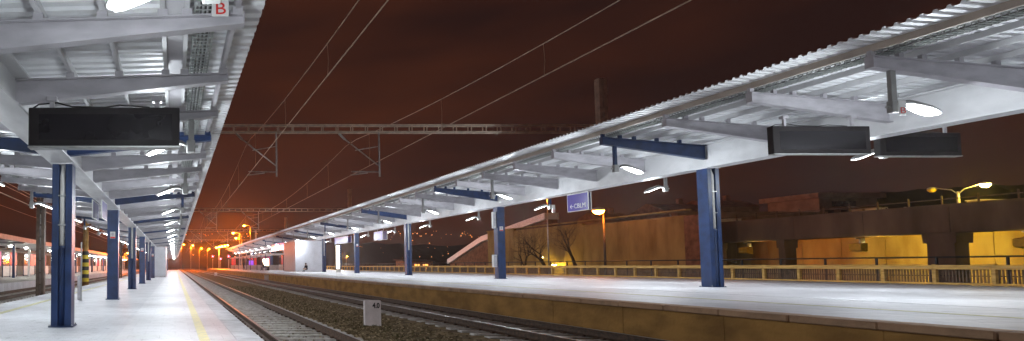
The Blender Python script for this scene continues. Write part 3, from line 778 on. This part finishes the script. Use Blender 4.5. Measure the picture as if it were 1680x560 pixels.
for i, (px, Y, x, hh, pm) in enumerate(((412, 128, 0, 1.2, 'panel_violet'), (383, 152, 0, 2.2, 'panel_red'), (436, 100, 0, 1.2, 'light_panel'))):
    x = (px-287)*Y/950
    t = thing('lit_panel', ['small violet lit panel on the far right platform', 'tall red lit panel near the end of the right platform', 'small pale lit ticket machine on the right platform'][i], 'lit panel', (x, Y, ZP_R))
    part('casing', MB().box(-.6,.6,0,.3,0,hh+.9), 'dark_box', t); part('face', MB().box(-.52,.52,-.01,0,.8,hh+.8), pm, t)

# ------------------------------------------------------------------ people
def person(label, x, y, z, rz, joints, m_body, m_leg, hair):
    """joints: name -> (pos, radius, parent)"""
    o0 = thing('person', label, 'person', (x, y, z), rz)
    names = list(joints); me = bpy.data.meshes.new('body')
    me.from_pydata([joints[n][0] for n in names], [(names.index(joints[n][2]), i) for i, n in enumerate(names) if joints[n][2]], [])
    o = bpy.data.objects.new('body', me); COL.objects.link(o); o.parent = o0
    sk = o.modifiers.new('skin', 'SKIN'); me.skin_vertices  # layer made by the modifier
    bpy.context.view_layer.update()
    if not me.skin_vertices: 
        bm = bmesh.new(); bm.from_mesh(me); bm.verts.layers.skin.verify(); bm.to_mesh(me); bm.free()
    for i, n in enumerate(names):
        r = joints[n][1]; me.skin_vertices[0].data[i].radius = r if isinstance(r, tuple) else (r, r)
        me.skin_vertices[0].data[i].use_root = (n == 'pelvis')
    ss = o.modifiers.new('smooth', 'SUBSURF'); ss.levels = ss.render_levels = 1
    dg = bpy.context.evaluated_depsgraph_get(); nm = bpy.data.meshes.new_from_object(o.evaluated_get(dg))
    o.modifiers.clear(); o.data = nm; nm.materials.clear()
    for mm in (m_body, m_leg, 'skin'): nm.materials.append(MATS[mm])
    hip = joints['pelvis'][0]; head = joints['head'][0]
    for p in nm.polygons:
        p.use_smooth = True
        near = min(names, key=lambda n: (Vector(joints[n][0]) - p.center).length)
        p.material_index = 2 if near in ('head', 'neck', 'crown') or near.startswith('hand') or near.startswith('finger') else 1 if near.startswith(('knee', 'foot', 'toe', 'hip')) else 0
    hv = Vector(head)
    hm = MB().lathe([(.02,.135),(.075,.11),(.105,.06),(.108,.0),(.095,-.06)], (hv.x, hv.y+.02, hv.z+.02), 12)
    part('hair', hm, hair, o0, smooth=True)
    return o0
def stand(step=.22):
    J = {'pelvis': ((0,0,.95), .15, None), 'chest': ((0,0,1.3), (.19,.13), 'pelvis'), 'shoulders': ((0,0,1.45), (.16,.10), 'chest'), 'neck': ((0,0,1.54), .055, 'shoulders'), 'head': ((0,-.02,1.66), .095, 'neck'), 'crown': ((0,-.01,1.73), .07, 'head')}
    for s, k in ((-1,'l'), (1,'r')):
        J['hip'+k] = ((s*.10,0,.88), .095, 'pelvis'); J['knee'+k] = ((s*.11,-.02+s*step*.4,.49), .065, 'hip'+k); J['foot'+k] = ((s*.11,s*step,.07), .045, 'knee'+k); J['toe'+k] = ((s*.12,s*step-.18,.04), .038, 'foot'+k)
        J['sh'+k] = ((s*.20,0,1.42), .07, 'shoulders'); J['el'+k] = ((s*.27,-s*.06,1.14), .05, 'sh'+k); J['hand'+k] = ((s*.26,-s*.14,.90), .036, 'el'+k)
        for q in range(4): J[f'finger{q}'+k] = ((s*.26 + (q-1.5)*.018, -s*.15, .79 + abs(q-1.5)*.012), .010, 'hand'+k)
        J['finger9'+k] = ((s*.26 - s*.05, -s*.17, .84), .011, 'hand'+k)
    return J
def sit(seat=.45):
    J = {'pelvis': ((0,0,seat+.10), .15, None), 'chest': ((0,-.06,seat+.42), (.18,.13), 'pelvis'), 'shoulders': ((0,-.10,seat+.57), (.15,.10), 'chest'), 'neck': ((0,-.13,seat+.66), .055, 'shoulders'), 'head': ((0,-.17,seat+.77), .095, 'neck'), 'crown': ((0,-.16,seat+.84), .07, 'head')}
    for s, k in ((-1,'l'), (1,'r')):
        J['hip'+k] = ((s*.11,-.08,seat+.08), .09, 'pelvis'); J['knee'+k] = ((s*.13,-.46,max(seat+.06,.46)), .065, 'hip'+k); J['foot'+k] = ((s*.12,-.48,.07), .045, 'knee'+k); J['toe'+k] = ((s*.12,-.66,.04), .038, 'foot'+k)
        J['sh'+k] = ((s*.20,-.10,seat+.54), .07, 'shoulders'); J['el'+k] = ((s*.25,-.16,seat+.28), .05, 'sh'+k); J['hand'+k] = ((s*.13,-.40,seat+.20), .036, 'el'+k)
        for q in range(4): J[f'finger{q}'+k] = ((s*.13 + (q-1.5)*.018, -.50 + abs(q-1.5)*.012, seat+.17), .010, 'hand'+k)
        J['finger9'+k] = ((s*.07, -.45, seat+.21), .011, 'hand'+k)
    return J
person('person in dark jacket standing on the far right platform', (400-287)*118/950, 118, ZP_R, R(70), stand(), 'cloth_dark', 'cloth_dark', 'cloth_brown')
person('person seated by the shelter on the far right platform', (433-287)*98/950, 98, ZP_R, R(-80), sit(.45), 'cloth_dark', 'cloth_jeans', 'cloth_brown')
person('person in dark clothes crouching before the white cabin wall', (503-287)*74.5/950, 74.5, ZP_R, R(-60), sit(.22), 'cloth_dark', 'cloth_dark', 'cloth_brown')
t = thing('bench', 'small bench under the seated person on the far right platform', 'bench', ((433-287)*98/950, 98, ZP_R))
part('seat', MB().box(-.25,.5,-.6,.6,.40,.45), 'steel_grey', t)
for e in (-.5, .5): part('leg', MB().box(-.1,.3,e-.03,e+.03,0,.40), 'steel_grey', t)

# ------------------------------------------------------------------ fence along the right platform
t = thing('platform_fence', 'yellow-brown board fence with posts and bars along the back of the right platform', 'fence', (30, 0, ZP_R))
fy0, fy1, fs = 14.6, 165, 1.66
n = int((fy1-fy0)/fs)
pm = MB().box(-.05,.07,-.06,.06,0,.80).mesh('post'); bevel(pm, .006); pm.materials.append(MATS['fence_wood'])
tm = MB().box(-.03,.03,.004,fs-.004,.60,.77).mesh('top_board'); tm.materials.append(MATS['fence_wood'])
bm_ = MB().box(-.03,.03,.004,fs-.004,.02,.09).mesh('bottom_board'); bm_.materials.append(MATS['fence_wood'])
for i in range(n):
    y = fy0 + i*fs
    part('post', pm, None, t, (0, y, 0))
    part('top_board', tm, None, t, (-.085, y, random.uniform(-.006,.006))); part('bottom_board', bm_, None, t, (-.085, y, 0))
br = MB().box(-.012,.012,-.022,.022,.09,.60).mesh('bar'); br.materials.append(MATS['fence_bar'])
y = fy0 + .1; k = 0; far = MB()
while y < 90:
    if abs(((y-fy0) % fs)) > .09:
        if k < 280: part('bar', br, None, t, (.09, y, 0)); k += 1
        else: far.box(.078,.102,y-.022,y+.022,.09,.60)
    y += .098
tag(part('bar', far, 'fence_bar', t), kind='stuff')
t = thing('handrail', 'thin dark handrail behind the board fence', 'railing', (32.2, 0, ZG))
part('rail', MB().tube([(0,14,1.98),(0,120,1.98)], .035, 8), 'black_steel', t); part('rail', MB().tube([(0,14,1.2),(0,120,1.2)], .02, 6), 'black_steel', t)
for i in range(50): part('post', MB().box(-.03,.03,-.03,.03,0,1.98).mesh('post') if i == 0 else bpy.data.meshes['post_h'], 'black_steel', t, (0, 14+2.1*i, 0)) if i else setattr(part('post', MB().box(-.03,.03,-.03,.03,0,1.98), 'black_steel', t, (0, 14, 0)).data, 'name', 'post_h')

# ------------------------------------------------------------------ right background: retaining wall, viaduct, buildings
t = thing('retaining_wall', 'long panelled concrete wall behind the bare trees and fence', 'wall', (50, 0, ZG))
y = 56.5; i = 0
while y < 92:
    w = 3.6; zt = 6.6 + (.25 if y > 70 else 0) + (.2 if y > 84 else 0)
    part('panel', MB().box(random.uniform(-.02,.02), .4, y+.02, y+w-.02, -.2, zt), 'wall_concrete', t)
    y += w; i += 1
part('coping', MB().box(-.12,.5,56.4,92.6,7.06,7.2), 'wall_concrete', t)
part('end_pilaster', MB().box(-.3,.6,54.6,56.4,-.2,6.5), 'brick_brown', t)

t = thing('road_viaduct', 'long concrete road viaduct crossing behind the fence at right', 'viaduct', (55, 0, ZG)); o = -ZG
part('deck', MB().box(-.6, 9, 20, 66, 4.55+o, 5.45+o), 'viaduct', t)
for i in range(9):
    y = 20 + i*5.11
    part('edge_panel', MB().box(-.75,-.6, y+.02, y+5.09, 3.75+o, 5.55+o), 'viaduct', t)
part('parapet', MB().box(-.85, -.45, 20, 66, 5.55+o, 5.72+o), 'viaduct', t)
part('edge_beam', MB().box(-.45, .5, 20, 66, 3.7+o, 4.55+o), 'viaduct', t)
for y, w in ((52.0, .55), (41.2, 1.5), (36.3, .7), (58.5, .5)):
    pr_ = part('pier', MB().box(-.5,.5,y-w/2,y+w/2,-.2,3.2+o), 'viaduct', t)
    part('pier_head', MB().hexa([(-.6,y-w*.6,3.0+o),(.6,y-w*.6,3.0+o),(.6,y+w*.6,3.0+o),(-.6,y+w*.6,3.0+o),(-.62,y-w*.62,3.7+o),(.62,y-w*.62,3.7+o),(.62,y+w*.62,3.7+o),(-.62,y+w*.62,3.7+o)]), 'viaduct', pr_)
for i in range(14): part('back_panel', MB().box(6, 6.3, 20+i*3.3+.02, 23.3+i*3.3-.02, -.2, 4.55+o), 'under_wall', t)
for i in range(24): part('guard_post', MB().box(.1,.16,20.5+i*1.9,20.58+i*1.9,5.45+o,6.4+o), 'old_steel', t)
part('guard_rail', MB().box(.06,.1,20,66,6.12+o,6.18+o), 'old_steel', t)
# floodlights under the viaduct; the third is added to light the back panels
for i, (y, px_) in enumerate(((45.6, 0), (36.6, 0), (54.6, 0))):
    t = thing('floodlight', ['yellow-lit floodlight bracket on the viaduct left of the bright yellow wall', 'boxy yellow-lit floodlight under the viaduct at far right', 'floodlight under the viaduct just right of the first right column'][i], 'floodlight', (54.0, y, 2.6))
    part('bracket', MB().box(-.05,.35,-.04,.04,.1,1.0).box(-.35,.35,-.04,.04,.9,1.0), 'galv', t)
    c = part('casing', MB().hexa([(-.45,-.4,0),(.1,-.4,-.1),(.1,.4,-.1),(-.45,.4,0),(-.45,-.4,.5),(.1,-.4,.6),(.1,.4,.6),(-.45,.4,.5)]), 'stripe_yellow', t)
    part('lens', MB().box(.1,.12,-.34,.34,-.05,.5), 'warm_glass', c)
    spot_light('lamp_light', t, (.3, 0, .2), (6, -1.6, -1.2), (8500, 8500, 2200)[i], YELLOW if i < 2 else SODIUM, 125, .15, .08)
# twin-arm road lamp on viaduct
t = thing('twin_street_lamp', 'twin-armed road lamp with one bright yellow head above the viaduct', 'street lamp', (57.5, 42.3, 5.45))
part('pole', MB().tube([(0,0,0),(0,0,.9),(0,0,1.4)], [.1,.08,.07], 10), 'galv', t, smooth=True)
for s in (-1, 1):
    part('arm', MB().tube([(0,0,1.2),(0,s*.35,1.55),(0,s*1.25,1.8)], .04, 8), 'galv', t, smooth=True)
    hd = part('head', MB().lathe([(.06,.16),(.22,.1),(.25,0)], (0, s*1.45, 1.75), 12), 'lamp_body', t, smooth=True)
    part('lens', MB().lathe([(.24,0),(.24,-.10),(.12,-.24)], (0, s*1.45, 1.748), 12), 'warm_glass' if s < 0 else 'sod_dim', hd, smooth=True) if s < 0 or 'sod_dim' in MATS else part('lens', MB().lathe([(.24,0),(.24,-.10),(.12,-.24)], (0, s*1.45, 1.748), 12), 'stripe_yellow', hd, smooth=True)
point_light('lamp_light', t, (-.1, -1.45, 1.35), 700, YELLOW, .1)
# roadside boxes on the deck
for i, (px, Y, w, h, m) in enumerate(((1420, 52, 1.2, 1.0, 'plaster'), (1440, 51, .9, 1.0, 'white_paint'), (1195, 66, 2.6, 1.3, 'white_paint'), (1625, 43, 2.0, .8, 'plaster'))):
    x = (px-287)*Y/950
    t = thing('roadside_cabinet', ['tan utility cabinet on the viaduct, left of a pair', 'pale utility cabinet on the viaduct, right of a pair', 'low white cabinet at the left end of the viaduct', 'tan cabinet below the bright yellow road lamp'][i], 'cabinet', (x, Y, 5.45))
    part('body', MB().box(-w/2,w/2,-.4,.4,0,h), m, t, bev=.03); part('door', MB().box(-w/2+.06,w/2-.06,-.42,-.4,.08,h-.08), m, t); part('lid', MB().box(-w/2-.04,w/2+.04,-.45,.45,h,h+.06), 'steel_grey', t)
for i, px in enumerate((1447, 1458, 1490, 1500)):
    Y = 49; x = (px-287)*Y/950
    w = part('bike_hoop', MB().tube([(-.18,0,0),(-.18,0,.75),(-.1,0,.9),(.1,0,.9),(.18,0,.75),(.18,0,0)], .035, 8), 'galv', None, (x, Y, 5.45), smooth=True)
    tag(w, f'upright metal hoop on the viaduct edge, {ordw(i)} from the left', 'hoop', 'hoops on the viaduct')
# building behind the viaduct
t = thing('flat_roof_building', 'low tan building with flat overhanging roof above the viaduct', 'building', (107.4, 92, 4.7))
part('wall', MB().box(-4.6,4.6,0,8,0,7.5), 'plaster', t)
part('roof', MB().box(-5.6,5.2,-.8,8.5,7.5,8.3), 'plaster', t)
part('recess', MB().box(-2.6,1.2,-.05,0,6.2,7.0), 'window_dark', t)
for q in range(3): part('window', MB().box(-3.8+q*2.6,-2.4+q*2.6,-.06,0,4.4,5.6), 'window_dark', t)
part('door', MB().box(3.4,4.2,-.06,0,3.2,5.4), 'window_dark', t)
t = thing('road_embankment', 'orange-lit embankment wall behind the viaduct deck', 'wall', (75, 70, ZG))
part('wall', MB().box(-14,4,0,1,0,8.0), 'plaster', t); part('coping', MB().box(-14.1,4.1,-.1,1.1,8.0,8.2), 'plaster', t)
# low roofs peeping over the retaining wall
for i, (x, y, w, d, h, rh) in enumerate(((66, 74, 5.5, 6, 8.6, 1.3), (60.5, 79, 4.0, 5, 8.0, 1.1), (76, 78, 6.0, 6, 9.6, 1.2))):
    t = thing('low_house', ['low house with pitched roof just left of the first right column, above the concrete wall', 'smallest low house peeping over the concrete wall', 'largest low house behind the first right column'][i], 'house', (x, y, ZG))
    part('wall', MB().box(-w/2, w/2, 0, d, 0, h), 'plaster', t)
    part('roof', MB().hexa([(-w/2-.3,-.3,h),(w/2+.3,-.3,h),(w/2+.3,d+.3,h),(-w/2-.3,d+.3,h),(-w/2-.3,d/2-.1,h+rh),(w/2+.3,d/2-.1,h+rh),(w/2+.3,d/2+.1,h+rh),(-w/2-.3,d/2+.1,h+rh)]), 'brick_brown', t)
    part('chimney', MB().box(w*.2, w*.2+.5, d/2-.25, d/2+.25, h+rh*.6, h+rh+.7), 'brick_brown', t)
    for q in range(2): part('window', MB().box(-w*.3+q*w*.4, -w*.3+q*w*.4+1, -.04, 0, h-1.6, h-.6), 'window_dark', t)
# white sloping stair roof left of the wall
t = thing('covered_stairway', 'white sloping covered stairway behind the second right column', 'stairway', (52, 0, ZG)); o = -ZG
pts = [(109, 2.2), (96.8, 5.9), (80, 8.3)]
for (ya, za), (yb, zb) in zip(pts, pts[1:]):
    part('white_side', MB().hexa([(-.8,ya,za-.45+o),(1.2,ya,za-.45+o),(1.2,yb,zb-.45+o),(-.8,yb,zb-.45+o),(-.8,ya,za+.45+o),(1.2,ya,za+.45+o),(1.2,yb,zb+.45+o),(-.8,yb,zb+.45+o)]), 'white_paint', t)
    part('wall', MB().hexa([(-.3,ya,0),(1,ya,0),(1,yb,0),(-.3,yb,0),(-.3,ya,za-.46+o),(1,ya,za-.46+o),(1,yb,zb-.46+o),(-.3,yb,zb-.46+o)]), 'brick_brown', t)
# lamp lighting the stairway and wall
street_lamp('white lamp shining behind the fence right of the lit advertising pillar', 31.9, 113, ZG, 5.3, (.3, 0), (1, .95, .9), 'cool_glass', 5000, .06)
street_lamp('small orange lamp low behind the fence between the fourth column and the pillar', 47.3, 160, ZG, 4.2, (.3, 0), SODIUM, 'sod_glass', 900, .06)
t = thing('wall_lamp', 'bright yellow lamp low on the concrete wall behind the bare tree', 'lamp', (49.2, 75.2, 1.2))
part('bracket', MB().box(.3,.8,-.06,.06,.1,.2), 'galv', t); hd = part('head', MB().lathe([(.08,.18),(.26,.1),(.3,0)], (0,0,.35), 12), 'galv', t)
part('lens', MB().lathe([(.27,0),(.2,-.12),(.08,-.18)], (0,0,.348), 12), 'warm_glass', hd)
point_light('lamp_light', t, (-.2,0,.0), 420, YELLOW, .15)
t = thing('wall_lamp', 'small bright lamp just above the yellow lamp behind the bare tree', 'lamp', (49.0, 77.4, 2.3))
part('bracket', MB().box(.2,1.0,-.05,.05,.1,.2), 'galv', t); hd = part('head', MB().lathe([(.06,.14),(.16,.08),(.18,0)], (0,0,.3), 12), 'galv', t)
part('lens', MB().lathe([(.16,0),(.12,-.1),(.05,-.14)], (0,0,.298), 12), 'warm_glass', hd)
# wide lighting of the wall: sodium lamps added in the yard, out of sight
for i, (x, y) in enumerate(((40, 62), (43, 47))):
    street_lamp(['orange yard lamp before the concrete wall, its head hidden by the canopy', 'orange yard lamp standing behind the first right column'][i], x, y, ZG, 9.5, (.9, 0), SODIUM, 'sod_glass', (650, 380)[i], .08)

# low parked things in yard: orange-lit shed left of stairway
t = thing('yard_shed', 'small dark shed with orange lit front in the yard left of the stairway', 'shed', (49.5, 118, ZG))
part('wall', MB().box(-3,3,0,4,0,2.6), 'brick_brown', t); part('roof', MB().hexa([(-3.3,-.4,2.6),(3.3,-.4,2.6),(3.3,4.4,2.9),(-3.3,4.4,2.9),(-3.3,-.4,2.75),(3.3,-.4,2.75),(3.3,4.4,3.05),(-3.3,4.4,3.05)]), 'dark_box', t)
for q in range(3): part('window', MB().box(-2.4+q*1.7,-1.4+q*1.7,-.05,0,1.0,2.0), 'town_light', t)

# ------------------------------------------------------------------ bare trees
def bare_tree(label, x, y, h, seed, lean=0):
    rnd = random.Random(seed); t = thing('bare_tree', label, 'tree', (x, y, ZG))
    tk = MB(); br_ = MB()
    def grow(mb, p, d, ln, r, lvl):
        pts = [p]; rad = [r]; q = p.copy(); dd = d.copy()
        for s in range(4):
            dd = (dd + Vector((rnd.uniform(-.16,.16), rnd.uniform(-.16,.16), rnd.uniform(-.04,.12)))).normalized()
            q = q + dd*ln/4; pts.append(q.copy()); rad.append(r*(1-.14*(s+1)))
        mb.tube(pts, rad, 7 if lvl < 2 else 4, cap=False)
        if lvl >= 5: return
        for c in range(4 if lvl < 3 else 3):
            a = rnd.uniform(0, 6.28); tilt = rnd.uniform(.35, .95)
            u = dd.cross(Vector((math.cos(a), math.sin(a), .2))).normalized()
            nd = (dd*math.cos(tilt) + u*math.sin(tilt)).normalized()
            k = rnd.randint(2, 4); grow(br_, pts[k], nd, ln*rnd.uniform(.6,.8), rad[k]*.62, lvl+1)
    grow(tk, Vector((0,0,0)), Vector((lean, 0, 1)).normalized(), h*.40, h*.030, 0)
    part('trunk', tk, 'bark', t, smooth=True); part('crown', br_, 'bark', t, smooth=True)
bare_tree('tall bare tree in front of the concrete wall, left of the orange lamp', 44.0, 63.5, 8.5, 3)
bare_tree('leaning bare tree with spreading twigs left of the tall bare tree', 45.5, 70.5, 8.0, 11, -.35)
bare_tree('bare tree before the wall just right of the second column', 46.0, 76.5, 7.2, 23, .2)

# ------------------------------------------------------------------ far left platform with its own canopy
structure('platform_far_left', MB().box(-18, -10.4, 20, 200, -.6, .31), 'paving_right')
t = thing('far_canopy', 'low canopy with slender columns over the far left platform', 'canopy', (-14.6, 0, .31))
part('roof', MB().hexa([(-2.6,20,3.05),(2.6,20,3.1),(2.6,190,3.1),(-2.6,190,3.05),(-2.6,20,3.2),(2.6,20,3.25),(2.6,190,3.25),(-2.6,190,3.2)]), 'steel_white', t)
part('fascia', MB().box(2.6,2.66,20,190,2.95,3.3), 'edge_steel', t)
cmz = MB().box(-.09,.09,-.09,.09,0,3.05).mesh('column'); cmz.materials.append(MATS['steel_white'])
cmb = MB().box(-.11,.11,-.11,.11,0,3.05).mesh('column'); cmb.materials.append(MATS['steel_blue'])
for i in range(24):
    part('column', cmz if i % 3 else cmb, None, t, (0, 36 + i*5.5, 0)); part('cross_beam', MB().box(-2.4,2.4,-.06,.06,2.9,3.05), 'steel_grey', t, (0, 36+i*5.5, 0))
for i in range(22):
    t = thing('platform_lamp', f'bright white lamp under the far left canopy, {ordw(i)} from the left edge', 'lamp', (-14.2, 50 + i*5.2, 3.28), group='lamps of the far left canopy')
    b = part('body', MB().box(-.12,.12,-.3,.3,-.12,-.02), 'lamp_body', t); part('lens', MB().lathe([(.05,-.15),(.16,-.1),(.2,-.03)], (0,0,-.12), 10), 'cool_glass', b)
    part('stem', MB().box(-.02,.02,-.02,.02,-.02,.06), 'galv', t)
    point_light('lamp_light', t, (0,0,-.4), 62, (1,.97,.80), .1)
t = thing('platform_building', 'long dark building with red and magenta lit panels behind the far left platform', 'building', (-18.2, 0, -.3))
part('wall', MB().box(-4,0,30,190,0,3.4), 'hull', t); part('roof', MB().box(-4.2,.3,30,190,3.4,3.6), 'dark_box', t)
rnd = random.Random(5)
for i in range(52):
    y = 34 + i*3
    m = rnd.choice(['window_dark','window_dark','brick_brown','panel_red','window_dark','panel_magenta','brick_brown','stripe_dark'])
    part('wall_panel', MB().box(.0,.04,y,y+2.6,1.7,3.2), m if m in MATS else 'window_dark', t)
for i in range(12):
    y = 47 + i*7.5
    t = thing('glass_barrier', f'low pale glazed barrier on the far left platform, {ordw(i)} from the left edge', 'barrier', (-16.2, y, .31), group='barriers on the far left platform')
    for e in (0, 2.4, 4.8): part('post', MB().box(-.04,.04,e-.04,e+.04,0,1.15), 'steel_blue', t)
    part('rail', MB().box(-.03,.03,0,4.8,1.15,1.2), 'steel_blue', t)
    for e in (0, 2.4): part('pane', MB().box(-.015,.015,e+.08,e+2.32,.1,1.08), 'white_paint', t)

# ------------------------------------------------------------------ hills, town lights, far treeline
def hill(name, pts, y0, depth):
    mb = MB(); n = len(pts)
    for x, h in pts: mb.v += [(x, y0, -2), (x, y0 + depth*.5, h), (x, y0 + depth, -2)]
    for i in range(n-1):
        a = 3*i; mb.f += [(a, a+3, a+4, a+1), (a+1, a+4, a+5, a+2)]
    return structure(name, mb, 'hill')
rnd = random.Random(2)
ptsh = []
for i in range(140):
    x = -700 + i*14; base = 20 + 10*math.sin(x*.006+1) + rnd.uniform(-1.5, 1.5)
    if x > 300: base += min(70, (x-300)*.14)
    if -250 < x < -30: base -= 6
    ptsh.append((x, base))
hill('hill', ptsh, 520, 260)
mb = MB()
def dot(mb, x, y, z, r):
    i = len(mb.v); mb.v += [(x-r,y,z),(x,y-r,z),(x+r,y,z),(x,y+r,z),(x,y,z+r),(x,y,z-r)]
    mb.f += [(i,i+1,i+4),(i+1,i+2,i+4),(i+2,i+3,i+4),(i+3,i,i+4),(i+1,i,i+5),(i+2,i+1,i+5),(i+3,i+2,i+5),(i,i+3,i+5)]
for _ in range(90):
    px = rnd.choice([rnd.uniform(300, 480), rnd.uniform(560, 800), rnd.uniform(640, 800)]); py = rnd.choice([rnd.gauss(386, 3), rnd.gauss(386, 3), rnd.uniform(392, 425)])
    Y = 500; dot(mb, (px-287)*Y/950, Y, 1.36+(437-py)*Y/950, rnd.choice([.2,.28,.45]))
tag(part('town_lights', mb, 'town_light'), 'scattered small orange lights of a distant town on the dark hillside', 'town lights', kind='stuff')

# ------------------------------------------------------------------ night haze
hz = part('haze', MB().box(-90, 130, -6, 400, -1.5, 16), None)
hm = bpy.data.materials.new('haze'); hm.use_nodes = True
hn = hm.node_tree.nodes; hn.remove(hn['Principled BSDF']); pv = hn.new('ShaderNodeVolumePrincipled')
pv.inputs['Color'].default_value = (.9, .88, .86, 1); pv.inputs['Density'].default_value = .00045; pv.inputs['Anisotropy'].default_value = .78
hm.node_tree.links.new(pv.outputs[0], hn['Material Output'].inputs['Volume'])
hz.data.materials.append(hm); tag(hz, 'thin night haze over the station', 'haze', kind='stuff')
scene.cycles.volume_bounces = 0
